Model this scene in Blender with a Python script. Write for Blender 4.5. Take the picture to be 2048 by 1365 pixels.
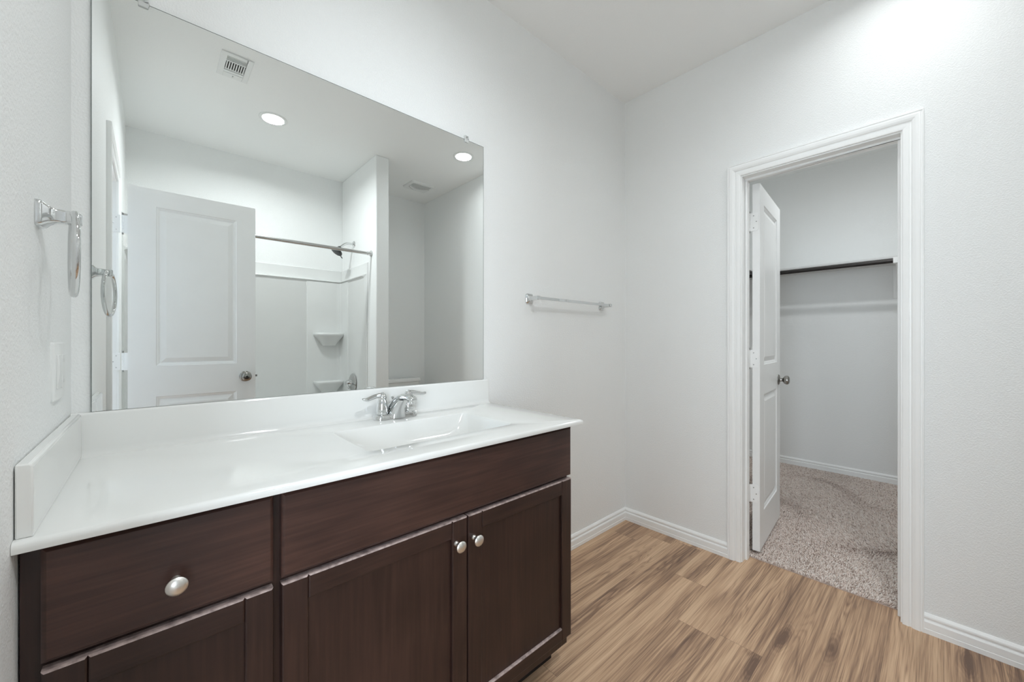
import bpy, bmesh, math, random
import numpy as np
from math import sin, cos, pi, radians
from mathutils import Vector, Matrix

for o in list(bpy.data.objects):
    bpy.data.objects.remove(o)
SC = bpy.context.scene
COL = SC.collection
random.seed(7)

# ---------------------------------------------------------------- camera, world, daylight, exposure
cd = bpy.data.cameras.new('camera')
cd.sensor_width = 36.0
cd.sensor_fit = 'HORIZONTAL'
cd.lens = 786.2 / 2048 * 36.0
cd.clip_start = 0.01
cam = bpy.data.objects.new('camera', cd)
COL.objects.link(cam)
cam.location = (-2.3026, -1.4118, 1.173)
cam.rotation_euler = (pi / 2, 0, 0.8297 - pi / 2)
SC.camera = cam

SC.view_settings.view_transform = 'Standard'
SC.view_settings.look = 'None'
SC.view_settings.gamma = 1.0
SC.view_settings.use_curve_mapping = False
SC.view_settings.exposure = 0.38
SC.cycles.max_bounces = 16
SC.cycles.diffuse_bounces = 10

W = bpy.data.worlds.new('world')
SC.world = W
W.use_nodes = True
W.node_tree.nodes['Background'].inputs[0].default_value = (0.72, 0.84, 1.0, 1)
W.node_tree.nodes['Background'].inputs[1].default_value = 1.0

# watts: the three recessed lamps, the closet lamp, the bedroom's west window, the added south fill
CAN1_W, CAN2_W, CAN3_W = 11.0, 2.2, 1.9
CLOSET_W = 6.8
DAY_WEST, FILL_SOUTH = 52.0, 245.0


def daylight(w, loc, rot, sx, sy):
    """area light filling one bedroom window opening; the south one is added fill"""
    dl = bpy.data.lights.new('daylight_and_fill', 'AREA')
    dl.shape = 'RECTANGLE'
    dl.size, dl.size_y = sx, sy
    dl.energy = w
    dl.color = (0.80, 0.91, 1.0)
    o = bpy.data.objects.new('daylight_and_fill', dl)
    COL.objects.link(o)
    o.location = loc
    o.rotation_euler = rot


daylight(DAY_WEST, (-6.08, -1.75, 1.4), (0, -pi / 2, 0), 1.5, 1.1)
daylight(FILL_SOUTH, (-4.3, -4.28, 1.35), (pi / 2, 0, 0), 2.4, 1.6)  # added unseen south window: soft fill through the doorway

# ---------------------------------------------------------------- mesh helpers
FR = {}


class MB:
    def __init__(s):
        s.v, s.f = [], []

    def add(s, vs, fs):
        b = len(s.v)
        s.v += [tuple(p) for p in vs]
        s.f += [tuple(b + i for i in f) for f in fs]
        return s

    def box(s, x0, x1, y0, y1, z0, z1):
        vs = [(x, y, z) for z in (z0, z1) for y in (y0, y1) for x in (x0, x1)]
        return s.add(vs, [(0, 2, 3, 1), (4, 5, 7, 6), (0, 1, 5, 4), (2, 6, 7, 3), (0, 4, 6, 2), (1, 3, 7, 5)])

    def lathe(s, prof, org, axis, n=32):
        a = Vector(axis).normalized()
        t = Vector((0, 0, 1)) if abs(a.z) < 0.9 else Vector((1, 0, 0))
        e1 = a.cross(t).normalized()
        e2 = a.cross(e1)
        org = Vector(org)
        vs, fs = [], []
        for r, h in prof:
            for k in range(n):
                g = 2 * pi * k / n
                vs.append(org + a * h + (e1 * cos(g) + e2 * sin(g)) * max(r, 1e-5))
        m = len(prof)
        for i in range(m - 1):
            for k in range(n):
                fs.append((i * n + k, i * n + (k + 1) % n, (i + 1) * n + (k + 1) % n, (i + 1) * n + k))
        fs.append(tuple(range(n)))
        fs.append(tuple((m - 1) * n + k for k in range(n)))
        return s.add(vs, fs)

    def cyl(s, p0, p1, r, n=24, r2=None):
        p0, p1 = Vector(p0), Vector(p1)
        L = (p1 - p0).length
        return s.lathe([(r, 0), (r if r2 is None else r2, L)], p0, p1 - p0, n)

    def tube(s, pts, radii, n=16, up=(0, 0, 1), closed=False):
        """radii: list of r or (r_side, r_up)"""
        pts = [Vector(p) for p in pts]
        m = len(pts)
        vs, fs = [], []
        up = Vector(up)
        for i in range(m):
            if closed:
                d = pts[(i + 1) % m] - pts[i - 1]
            else:
                d = pts[min(i + 1, m - 1)] - pts[max(i - 1, 0)]
            d.normalize()
            sd = d.cross(up)
            if sd.length < 1e-4:
                sd = d.cross(Vector((1, 0, 0)))
            sd.normalize()
            u2 = sd.cross(d)
            r = radii[i] if isinstance(radii, (list, tuple)) else radii
            ra, rb = r if isinstance(r, (list, tuple)) else (r, r)
            for k in range(n):
                g = 2 * pi * k / n
                vs.append(pts[i] + sd * cos(g) * ra + u2 * sin(g) * rb)
        for i in range(m if closed else m - 1):
            j = (i + 1) % m
            for k in range(n):
                fs.append((i * n + k, i * n + (k + 1) % n, j * n + (k + 1) % n, j * n + k))
        if not closed:
            fs.append(tuple(range(n)))
            fs.append(tuple((m - 1) * n + k for k in range(n)))
        return s.add(vs, fs)

    def rings(s, rings, cap0=True, cap1=True):
        n = len(rings[0])
        vs = [p for r in rings for p in r]
        fs = []
        for i in range(len(rings) - 1):
            for k in range(n):
                fs.append((i * n + k, i * n + (k + 1) % n, (i + 1) * n + (k + 1) % n, (i + 1) * n + k))
        if cap0:
            fs.append(tuple(range(n)))
        if cap1:
            fs.append(tuple((len(rings) - 1) * n + k for k in range(n)))
        return s.add(vs, fs)

    def prism(s, poly, fn, a0, a1):
        """poly: 2-D points; fn(p, a) -> 3-D point"""
        return s.rings([[fn(p, a0) for p in poly], [fn(p, a1) for p in poly]])


def rrect(cx, cy, w, h, r, n=6):
    out = []
    for (sx, sy, a0) in ((1, 1, 0), (-1, 1, pi / 2), (-1, -1, pi), (1, -1, 3 * pi / 2)):
        for k in range(n + 1):
            g = a0 + pi / 2 * k / n
            out.append((cx + sx * (w / 2 - r) + r * cos(g), cy + sy * (h / 2 - r) + r * sin(g)))
    return out


def obj(name, mb, m, parent=None, bevel=0, seg=2, smooth=True, angle=35, frame=None, merge=True):
    me = bpy.data.meshes.new(name)
    off = Vector(frame) if frame is not None else (FR.get(parent, Vector()) if parent else Vector())
    me.from_pydata([tuple(Vector(p) - off) for p in mb.v], [], mb.f)
    bm = bmesh.new()
    bm.from_mesh(me)
    if merge:
        bmesh.ops.remove_doubles(bm, verts=bm.verts, dist=1e-6)
    bmesh.ops.recalc_face_normals(bm, faces=bm.faces)
    bm.to_mesh(me)
    bm.free()
    if smooth:
        me.polygons.foreach_set('use_smooth', [True] * len(me.polygons))
        me.set_sharp_from_angle(angle=radians(angle))
    o = bpy.data.objects.new(name, me)
    COL.objects.link(o)
    me.materials.append(m)
    if parent:
        o.parent = parent
        FR[o] = off
    else:
        o.location = off
        FR[o] = off
    if bevel:
        b = o.modifiers.new('bevel', 'BEVEL')
        b.width = bevel
        b.segments = seg
        b.limit_method = 'ANGLE'
        b.angle_limit = radians(40)
    return o


def thing(name, label, cat, loc=(0, 0, 0), group=None):
    o = bpy.data.objects.new(name, None)
    COL.objects.link(o)
    o.empty_display_size = 0.1
    o.location = loc
    FR[o] = Vector(loc)
    o['label'] = label
    o['category'] = cat
    if group:
        o['group'] = group
    return o


def struct(name, mb, m, label, cat, **k):
    o = obj(name, mb, m, **k)
    o['kind'] = 'structure'
    o['label'] = label
    o['category'] = cat
    return o


# ---------------------------------------------------------------- materials
def newmat(name):
    m = bpy.data.materials.new(name)
    m.use_nodes = True
    t = m.node_tree
    return m, t, t.nodes['Principled BSDF']


def node(t, typ, **kw):
    n = t.nodes.new(typ)
    for k, v in kw.items():
        if k.startswith('i_'):
            key = k[2:]
            key = int(key) if key.isdigit() else key.replace('_', ' ')
            s = n.inputs[key]
            if hasattr(v, 'is_output') or isinstance(v, bpy.types.NodeSocket):
                t.links.new(v, s)
            else:
                s.default_value = v
        else:
            setattr(n, k, v)
    return n


def math_(t, op, a, b=None, c=None):
    n = node(t, 'ShaderNodeMath', operation=op)
    for i, v in enumerate((a, b, c)):
        if v is None:
            continue
        if isinstance(v, bpy.types.NodeSocket):
            t.links.new(v, n.inputs[i])
        else:
            n.inputs[i].default_value = v
    return n.outputs[0]


def ramp(t, fac, stops, interp='LINEAR'):
    n = node(t, 'ShaderNodeValToRGB')
    n.color_ramp.interpolation = interp
    cr = n.color_ramp
    while len(cr.elements) < len(stops):
        cr.elements.new(0.5)
    for e, (p, c) in zip(cr.elements, stops):
        e.position = p
        e.color = (*c, 1) if len(c) == 3 else c
    t.links.new(fac, n.inputs[0])
    return n.outputs[0]


def plain(name, col, rough=0.5, metal=0.0, spec=0.5, coat=0.0, ior=None, vary=0.0, vscale=8, bump=0.0, bscale=200):
    m, t, p = newmat(name)
    p.inputs['Base Color'].default_value = (*col, 1)
    p.inputs['Roughness'].default_value = rough
    p.inputs['Metallic'].default_value = metal
    p.inputs['Specular IOR Level'].default_value = spec
    p.inputs['Coat Weight'].default_value = coat
    p.inputs['Coat Roughness'].default_value = 0.08
    co = node(t, 'ShaderNodeTexCoord').outputs['Object']
    if vary:
        nz = node(t, 'ShaderNodeTexNoise', i_Vector=co, i_Scale=vscale, i_Detail=3.0).outputs[0]
        lo = tuple(c * (1 - vary) for c in col)
        hi = tuple(min(1, c * (1 + vary)) for c in col)
        t.links.new(ramp(t, nz, [(0.3, lo), (0.7, hi)]), p.inputs['Base Color'])
    if bump:
        nz = node(t, 'ShaderNodeTexNoise', i_Vector=co, i_Scale=bscale, i_Detail=2.0).outputs[0]
        b = node(t, 'ShaderNodeBump', i_Height=nz, i_Strength=0.6, i_Distance=bump)
        t.links.new(b.outputs[0], p.inputs['Normal'])
    return m


def paint_wall(name, col, d=0.0012, strength=0.55):
    """rolled orange-peel paint"""
    m, t, p = newmat(name)
    p.inputs['Base Color'].default_value = (*col, 1)
    p.inputs['Roughness'].default_value = 0.6
    p.inputs['Specular IOR Level'].default_value = 0.3
    co = node(t, 'ShaderNodeTexCoord').outputs['Object']
    a = node(t, 'ShaderNodeTexNoise', i_Vector=co, i_Scale=185.0, i_Detail=1.0).outputs[0]
    a = ramp(t, a, [(0.40, (0, 0, 0)), (0.62, (1, 1, 1))])
    b2 = node(t, 'ShaderNodeTexNoise', i_Vector=co, i_Scale=80.0, i_Detail=2.0).outputs[0]
    h = math_(t, 'ADD', a, math_(t, 'MULTIPLY', b2, 1.2))
    b = node(t, 'ShaderNodeBump', i_Height=h, i_Strength=strength, i_Distance=d)
    t.links.new(b.outputs[0], p.inputs['Normal'])
    return m


def mat_floor():
    m, t, p = newmat('vinyl plank floor')
    co = node(t, 'ShaderNodeTexCoord').outputs['Object']
    sx = node(t, 'ShaderNodeSeparateXYZ', i_0=co)
    x, y = sx.outputs[0], sx.outputs[1]
    PW, PL = 0.152, 1.22
    yr = math_(t, 'DIVIDE', math_(t, 'ADD', y, 0.05), PW)
    row = math_(t, 'FLOOR', yr)
    rr = node(t, 'ShaderNodeTexWhiteNoise', noise_dimensions='1D', i_W=row).outputs[0]
    xo = math_(t, 'DIVIDE', math_(t, 'ADD', x, math_(t, 'MULTIPLY', rr, PL)), PL)
    colu = math_(t, 'FLOOR', xo)
    idv = node(t, 'ShaderNodeCombineXYZ', i_0=row, i_1=colu).outputs[0]
    idn = node(t, 'ShaderNodeTexWhiteNoise', noise_dimensions='2D', i_Vector=idv)
    ids = node(t, 'ShaderNodeSeparateColor', i_0=idn.outputs[1])
    ra, rb, rc = ids.outputs[0], ids.outputs[1], ids.outputs[2]

    def vec(kx, ky, off=0.0):
        vx = math_(t, 'MULTIPLY', math_(t, 'ADD', x, math_(t, 'MULTIPLY', ra, 37.0)), kx)
        vy = math_(t, 'MULTIPLY', math_(t, 'ADD', y, math_(t, 'MULTIPLY', rb, 23.0)), ky)
        vz = math_(t, 'ADD', math_(t, 'MULTIPLY', rc, 19.0), off)
        return node(t, 'ShaderNodeCombineXYZ', i_0=vx, i_1=vy, i_2=vz).outputs[0]
    big = node(t, 'ShaderNodeTexNoise', i_Vector=vec(0.75, 9.0), i_Scale=1.0, i_Detail=2.0, i_Roughness=0.5, i_Distortion=0.5).outputs[0]
    lines = math_(t, 'SINE', math_(t, 'MULTIPLY', big, 150.0))
    lines = math_(t, 'POWER', math_(t, 'MULTIPLY_ADD', lines, 0.5, 0.5), 2.5)
    lmask = node(t, 'ShaderNodeTexNoise', i_Vector=vec(1.1, 9.0, 5.0), i_Scale=1.0, i_Detail=2.0).outputs[0]
    lmask = ramp(t, lmask, [(0.46, (0, 0, 0)), (0.66, (1, 1, 1))])
    streak = node(t, 'ShaderNodeTexNoise', i_Vector=vec(1.6, 130.0, 9.0), i_Scale=1.0, i_Detail=4.0, i_Roughness=0.6, i_Distortion=0.25).outputs[0]
    fine = node(t, 'ShaderNodeTexNoise', i_Vector=vec(7.0, 420.0, 14.0), i_Scale=1.0, i_Detail=2.0, i_Roughness=0.5).outputs[0]
    mid = node(t, 'ShaderNodeTexNoise', i_Vector=vec(1.3, 26.0, 3.0), i_Scale=1.0, i_Detail=3.0, i_Roughness=0.5, i_Distortion=1.1).outputs[0]
    f = math_(t, 'ADD', math_(t, 'MULTIPLY', big, 0.42), math_(t, 'MULTIPLY', mid, 0.46))
    f = math_(t, 'ADD', f, math_(t, 'MULTIPLY', math_(t, 'SUBTRACT', streak, 0.5), 0.40))
    f = math_(t, 'ADD', f, math_(t, 'MULTIPLY', math_(t, 'SUBTRACT', fine, 0.5), 0.30))
    f = math_(t, 'SUBTRACT', f, math_(t, 'MULTIPLY', math_(t, 'MULTIPLY', lines, lmask), 0.11))
    f = math_(t, 'ADD', f, math_(t, 'MULTIPLY', math_(t, 'SUBTRACT', ra, 0.5), 0.09))
    f = math_(t, 'ADD', math_(t, 'MULTIPLY', math_(t, 'SUBTRACT', f, 0.44), 1.10), 0.472)
    # knots: rare, stretched along the plank, ringed
    vk = node(t, 'ShaderNodeTexVoronoi', i_Vector=vec(1.7, 6.0, 0.0), i_Scale=1.0)
    kd = math_(t, 'ADD', vk.outputs['Distance'], math_(t, 'MULTIPLY', math_(t, 'SUBTRACT', mid, 0.5), 0.22))
    kn = ramp(t, kd, [(0.02, (1, 1, 1)), (0.17, (0, 0, 0))])
    kr = math_(t, 'MULTIPLY', math_(t, 'MULTIPLY_ADD', math_(t, 'SINE', math_(t, 'MULTIPLY', kd, 130.0)), 0.5, 0.5), ramp(t, kd, [(0.05, (1, 1, 1)), (0.26, (0, 0, 0))]))
    f = math_(t, 'SUBTRACT', f, math_(t, 'MULTIPLY', kn, 0.20))
    f = math_(t, 'SUBTRACT', f, math_(t, 'MULTIPLY', kr, 0.07))
    c = ramp(t, f, [(0.22, (0.170, 0.100, 0.068)), (0.36, (0.320, 0.196, 0.125)), (0.47, (0.500, 0.320, 0.200)),
                    (0.58, (0.640, 0.432, 0.278)), (0.76, (0.770, 0.570, 0.390))])
    # seams between planks
    fy = math_(t, 'ABSOLUTE', math_(t, 'SUBTRACT', math_(t, 'FRACT', yr), 0.5))
    fx = math_(t, 'ABSOLUTE', math_(t, 'SUBTRACT', math_(t, 'FRACT', xo), 0.5))
    sy = math_(t, 'GREATER_THAN', fy, 0.5 - 0.0006 / PW)
    sx2 = math_(t, 'GREATER_THAN', fx, 0.5 - 0.0008 / PL)
    seam = math_(t, 'MAXIMUM', sy, sx2)
    mix = node(t, 'ShaderNodeMix', data_type='RGBA')
    t.links.new(math_(t, 'MULTIPLY', seam, 0.55), mix.inputs[0])
    t.links.new(c, mix.inputs[6])
    mix.inputs[7].default_value = (0.08, 0.05, 0.035, 1)
    t.links.new(mix.outputs[2], p.inputs['Base Color'])
    p.inputs['Roughness'].default_value = 0.42
    p.inputs['Specular IOR Level'].default_value = 0.4
    b = node(t, 'ShaderNodeBump', i_Height=math_(t, 'SUBTRACT', streak, seam), i_Strength=0.25, i_Distance=0.0006)
    t.links.new(b.outputs[0], p.inputs['Normal'])
    return m


def mat_espresso(name, axis, k_=1.0, worn=False):
    m, t, p = newmat(name)
    co = node(t, 'ShaderNodeTexCoord').outputs['Object']
    k = {'x': (1.2, 20, 9), 'z': (9, 20, 1.0)}[axis]
    v = node(t, 'ShaderNodeVectorMath', operation='MULTIPLY', i_0=co, i_1=k).outputs[0]
    a = node(t, 'ShaderNodeTexNoise', i_Vector=v, i_Scale=1.0, i_Detail=3.0, i_Distortion=0.8).outputs[0]
    rings = math_(t, 'MULTIPLY_ADD', math_(t, 'SINE', math_(t, 'MULTIPLY', a, 42.0)), 0.5, 0.5)
    k2 = {'x': (6, 90, 160), 'z': (160, 90, 6)}[axis]
    v2 = node(t, 'ShaderNodeVectorMath', operation='MULTIPLY', i_0=co, i_1=k2).outputs[0]
    s2 = node(t, 'ShaderNodeTexNoise', i_Vector=v2, i_Scale=1.0, i_Detail=2.0).outputs[0]
    blot = node(t, 'ShaderNodeTexNoise', i_Vector=co, i_Scale=5.0, i_Detail=2.0).outputs[0]
    f = math_(t, 'ADD', math_(t, 'MULTIPLY', rings, 0.07), math_(t, 'ADD', math_(t, 'MULTIPLY', s2, 0.48), math_(t, 'MULTIPLY', blot, 0.45)))
    tone = [(0.30, (0.0200, 0.0092, 0.0074)), (0.50, (0.0330, 0.0155, 0.0120)), (0.72, (0.0520, 0.0245, 0.0185))]
    c = ramp(t, f, [(q, tuple(v_ * k_ for v_ in col)) for q, col in tone])
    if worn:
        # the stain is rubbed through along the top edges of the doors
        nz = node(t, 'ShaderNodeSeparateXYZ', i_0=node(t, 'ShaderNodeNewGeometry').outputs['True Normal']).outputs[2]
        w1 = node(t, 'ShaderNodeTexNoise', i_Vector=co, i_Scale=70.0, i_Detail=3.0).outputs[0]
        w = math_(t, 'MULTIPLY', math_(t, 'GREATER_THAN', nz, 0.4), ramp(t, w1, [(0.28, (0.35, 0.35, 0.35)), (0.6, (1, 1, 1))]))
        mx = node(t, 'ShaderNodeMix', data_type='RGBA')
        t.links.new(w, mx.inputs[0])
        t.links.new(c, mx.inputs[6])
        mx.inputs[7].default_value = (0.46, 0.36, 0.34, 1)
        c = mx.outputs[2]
    t.links.new(c, p.inputs['Base Color'])
    p.inputs['Roughness'].default_value = 0.36
    p.inputs['Specular IOR Level'].default_value = 0.5
    b = node(t, 'ShaderNodeBump', i_Height=s2, i_Strength=0.15, i_Distance=0.0004)
    t.links.new(b.outputs[0], p.inputs['Normal'])
    return m


def mat_mirror():
    m, t, p = newmat('silvered mirror glass')
    p.inputs['Metallic'].default_value = 1.0
    p.inputs['Roughness'].default_value = 0.0
    co = node(t, 'ShaderNodeTexCoord').outputs['Object']
    sx = node(t, 'ShaderNodeSeparateXYZ', i_0=co)
    x = sx.outputs[0]
    v = node(t, 'ShaderNodeVectorMath', operation='MULTIPLY', i_0=co, i_1=(30, 1, 9)).outputs[0]
    nz = node(t, 'ShaderNodeTexNoise', i_Vector=v, i_Scale=1.0, i_Detail=3.0).outputs[0]
    # desilvered rot creeping in along the left edge
    edge = math_(t, 'SUBTRACT', -2.4070, x)
    f = math_(t, 'ADD', math_(t, 'MULTIPLY', edge, 260.0), math_(t, 'MULTIPLY', math_(t, 'SUBTRACT', nz, 0.5), 4.0))
    rot = ramp(t, f, [(0.35, (0, 0, 0)), (0.75, (1, 1, 1))])
    mix = node(t, 'ShaderNodeMix', data_type='RGBA')
    t.links.new(rot, mix.inputs[0])
    mix.inputs[6].default_value = (0.885, 0.91, 0.90, 1)
    mix.inputs[7].default_value = (0.16, 0.17, 0.16, 1)
    t.links.new(mix.outputs[2], p.inputs['Base Color'])
    return m


def mat_emit(name, col, s):
    m, t, p = newmat(name)
    p.inputs['Base Color'].default_value = (0.9, 0.9, 0.9, 1)
    p.inputs['Emission Color'].default_value = (*col, 1)
    p.inputs['Emission Strength'].default_value = s
    return m


def mat_carpet():
    m, t, p = newmat('beige carpet pile')
    g = node(t, 'ShaderNodeNewGeometry').outputs['Random Per Island']
    c = ramp(t, g, [(0.0, (0.40, 0.305, 0.26)), (0.22, (0.72, 0.595, 0.53)), (0.6, (0.86, 0.75, 0.69)), (1.0, (0.93, 0.86, 0.81))])
    t.links.new(c, p.inputs['Base Color'])
    p.inputs['Roughness'].default_value = 0.9
    p.inputs['Specular IOR Level'].default_value = 0.1
    return m


def mat_clear():
    m, t, p = newmat('clear plastic')
    p.inputs['Base Color'].default_value = (0.95, 0.96, 0.95, 1)
    p.inputs['Transmission Weight'].default_value = 0.45
    p.inputs['Roughness'].default_value = 0.12
    p.inputs['IOR'].default_value = 1.45
    return m


M = dict(
    wall=paint_wall('white wall paint', (0.872, 0.882, 0.878), strength=0.36),
    bedroom=paint_wall('grey bedroom paint', (0.42, 0.44, 0.46)),
    ceil=paint_wall('white ceiling paint', (0.915, 0.92, 0.912), d=0.0006, strength=0.3),
    trim=plain('white trim enamel', (0.925, 0.93, 0.925), rough=0.32, vary=0.01),
    doorp=plain('white door enamel', (0.90, 0.905, 0.90), rough=0.36, vary=0.01),
    floor=mat_floor(),
    carpet=mat_carpet(),
    carpet_base=plain('carpet backing', (0.50, 0.40, 0.345), rough=0.95, vary=0.2, vscale=60),
    marble=plain('white cultured marble', (0.81, 0.815, 0.80), rough=0.10, coat=0.3, vary=0.008, vscale=3),
    wood_x=mat_espresso('espresso wood with level grain', 'x', 1.5),  # reflected sheen of the drawer fronts is painted in as a lighter tone
    wood_z=mat_espresso('espresso wood with upright grain', 'z', 0.9),
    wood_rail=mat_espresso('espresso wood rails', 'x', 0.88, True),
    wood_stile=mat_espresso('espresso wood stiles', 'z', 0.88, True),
    dark=plain('dark cabinet interior', (0.012, 0.008, 0.007), rough=0.7, vary=0.2),
    chrome=plain('polished chrome', (0.70, 0.71, 0.71), rough=0.05, metal=1.0, vary=0.01),
    satin=plain('satin chrome', (0.60, 0.60, 0.59), rough=0.22, metal=1.0, vary=0.02),
    nickel=plain('satin nickel', (0.84, 0.815, 0.775), rough=0.30, metal=1.0, vary=0.02),
    pewter=plain('aged nickel', (0.33, 0.32, 0.30), rough=0.24, metal=1.0, vary=0.03),
    bronze=plain('dark bronze metal', (0.045, 0.040, 0.038), rough=0.4, metal=0.6, vary=0.1),
    black=plain('black plastic', (0.02, 0.02, 0.021), rough=0.4, vary=0.1),
    mirror=mat_mirror(),
    plastic=plain('white plastic', (0.82, 0.83, 0.82), rough=0.35, vary=0.01),
    acrylic=plain('white acrylic', (0.76, 0.77, 0.762), rough=0.16, coat=0.2, vary=0.008),
    china=plain('white china', (0.84, 0.84, 0.83), rough=0.08, coat=0.3, vary=0.008),
    greyvent=plain('grey vent mesh', (0.56, 0.57, 0.56), rough=0.6, vary=0.1, vscale=200),
    duct_dark=plain('painted duct shade', (0.05, 0.05, 0.05), rough=0.9, vary=0.2),
    shelf=plain('white melamine shelf', (0.74, 0.74, 0.73), rough=0.4, vary=0.01),
    lens=mat_emit('lit lamp lens', (0.98, 1.0, 0.99), 4.0),
    clear=mat_clear(),
    screw=plain('steel screw', (0.45, 0.45, 0.44), rough=0.3, metal=1.0, vary=0.05),
)

# ---------------------------------------------------------------- the room shell
H = 2.743
XW, YS = -2.4465, -2.61          # left wall, wall behind the tub
TW = 0.115
CX1, CY0, CY1 = 2.145, -1.75, 0.05   # closet
DL, DR, DH = -0.700, -1.296, 2.042   # closet doorway between jambs
EL, ER = -1.056, -1.637              # entry doorway between jambs
JT = 0.018

struct('floor', MB().box(XW - TW, 0.09, YS, 0, -0.05, 0), M['floor'], 'brown wood-look plank floor of the bathroom', 'floor', smooth=False)
struct('floor_closet', MB().box(0.0901, CX1, CY0, CY1, -0.05, 0.004), M['carpet_base'], 'carpeted closet floor beyond the doorway', 'floor', smooth=False)
struct('wall_north', MB().box(XW - TW, TW, 0, TW, 0, H), M['wall'], 'white textured wall behind the vanity and mirror', 'wall', smooth=False)
b = MB().box(0, TW, DL + JT, 0, 0, H).box(0, TW, YS - TW, DR - JT, 0, H).box(0, TW, DR - JT, DL + JT, DH + JT, H)
struct('wall_east', b, M['wall'], 'white textured wall around the closet doorway', 'wall', smooth=False)
b = MB().box(XW - TW, XW, EL + JT, 0, 0, H).box(XW - TW, XW, YS - TW, ER - JT, 0, H).box(XW - TW, XW, ER - JT, EL + JT, DH + JT, H)
struct('wall_west', b, M['wall'], 'white textured wall on the left carrying the towel ring', 'wall', smooth=False)
struct('wall_south', MB().box(XW, 0, YS - TW, YS, 0, H), M['wall'], 'white wall above the bathtub, seen in the mirror', 'wall', smooth=False)
struct('wall_partition', MB().box(-0.915, -0.80, YS, -1.81, 0, H), M['wall'], 'short white wall between bathtub and toilet, seen in the mirror', 'wall', bevel=0.008)
struct('wall_closet_east', MB().box(CX1, CX1 + TW, CY0 - TW, CY1 + TW, 0, H), M['wall'], 'back wall of the closet behind shelf and rod', 'wall', smooth=False)
struct('wall_closet_north', MB().box(TW, CX1, CY1, CY1 + TW, 0, H), M['wall'], 'left side wall of the closet behind the open door', 'wall', smooth=False)
struct('wall_closet_south', MB().box(TW, CX1, CY0 - TW, CY0, 0, H), M['wall'], 'right side wall of the closet, out of sight', 'wall', smooth=False)
struct('ceiling', MB().box(XW - TW, CX1 + TW, YS - TW, CY1 + TW, H, H + 0.05), M['ceil'], 'flat white ceiling', 'ceiling', smooth=False)

# bedroom the entry door opens from (only its daylight and a sliver in the mirror reach the picture)
BX, BY0, BY1 = -6.0, -4.2, 2.0
struct('floor_bedroom', MB().box(BX, XW - TW, BY0, BY1, -0.05, 0), M['carpet_base'], 'carpeted floor of the bedroom beyond the entry', 'floor', smooth=False)
struct('ceiling_bedroom', MB().box(BX - TW, XW - TW, BY0 - TW, BY1 + TW, H, H + 0.05), M['bedroom'], 'ceiling of the bedroom beyond the entry', 'ceiling', smooth=False)
b = MB().box(BX - TW, BX, BY0, -2.3, 0, H).box(BX - TW, BX, -1.2, BY1, 0, H).box(BX - TW, BX, -2.3, -1.2, 0, 0.6).box(BX - TW, BX, -2.3, -1.2, 2.15, H)
struct('wall_bedroom_west', b, M['bedroom'], 'bedroom wall with the window that lets daylight in', 'wall', smooth=False)
def side_wall(y0, y1):
    return MB().box(BX - TW, -5.5, y0, y1, 0, H).box(-3.1, XW - TW, y0, y1, 0, H).box(-5.5, -3.1, y0, y1, 0, 0.55).box(-5.5, -3.1, y0, y1, 2.15, H)


struct('wall_bedroom_north', MB().box(BX - TW, XW - TW, BY1, BY1 + TW, 0, H), M['bedroom'], 'bedroom side wall, out of sight', 'wall', smooth=False)
struct('wall_bedroom_south', side_wall(BY0 - TW, BY0), M['bedroom'], 'bedroom far side wall, out of sight', 'wall', smooth=False)  # window opening added here to let the south fill in
b = MB().box(XW - TW - 0.02, XW - TW, CY1 + 0.065, BY1, 0, H).box(XW - TW - 0.02, XW - TW, BY0, YS - TW, 0, H)
struct('wall_bedroom_east', b, M['bedroom'], 'bedroom wall beside the bathroom entry, out of sight', 'wall', smooth=False)

# ---- trim profiles
CAS = [(0.0, 0.0), (0.0, 0.008), (0.003, 0.0095), (0.012, 0.011), (0.019, 0.0115), (0.0205, 0.0085), (0.026, 0.0085), (0.0285, 0.0125), (0.031, 0.0140),
       (0.038, 0.0165), (0.048, 0.0175), (0.053, 0.0165), (0.0545, 0.0135), (0.057, 0.0135), (0.0585, 0.0165), (0.0615, 0.0165), (0.0625, 0.014), (0.0625, 0.0)]


def casing(y_in_hi, y_in_lo, z_in, wall_x, sgn):
    """three mitred lengths round a doorway; profile (d outward, t off the wall)"""
    def P(y, z, t):
        return (wall_x + sgn * t, y, z)
    r0 = [P(y_in_hi + d, 0.0, t) for d, t in CAS]
    r1 = [P(y_in_hi + d, z_in + d, t) for d, t in CAS]
    r2 = [P(y_in_lo - d, z_in + d, t) for d, t in CAS]
    r3 = [P(y_in_lo - d, 0.0, t) for d, t in CAS]
    return MB().rings([r0, r1, r2, r3])


RV = 0.006
struct('trim_1', casing(DL + RV, DR - RV, DH + RV, 0.0, -1), M['trim'], 'white moulded casing around the closet doorway', 'door casing', smooth=False)
struct('trim_2', casing(EL + RV, ER - RV, DH + RV, XW, 1), M['trim'], 'white moulded casing around the bathroom entry, seen in the mirror', 'door casing', smooth=False)
struct('trim_5', casing(EL + RV, ER - RV, DH + RV, XW - TW, -1), M['trim'], 'white moulded casing on the bedroom side of the entry', 'door casing', smooth=False)


def jamb(yl, yr, x0, x1, s0, s1):
    b = MB().box(x0, x1, yl, yl + JT, 0, DH + JT).box(x0, x1, yr - JT, yr, 0, DH + JT).box(x0, x1, yr, yl, DH, DH + JT)
    st = 0.011
    b.box(s0, s1, yl - st, yl, 0, DH - st).box(s0, s1, yr, yr + st, 0, DH - st).box(s0, s1, yr, yl, DH - st, DH)
    return b


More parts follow.
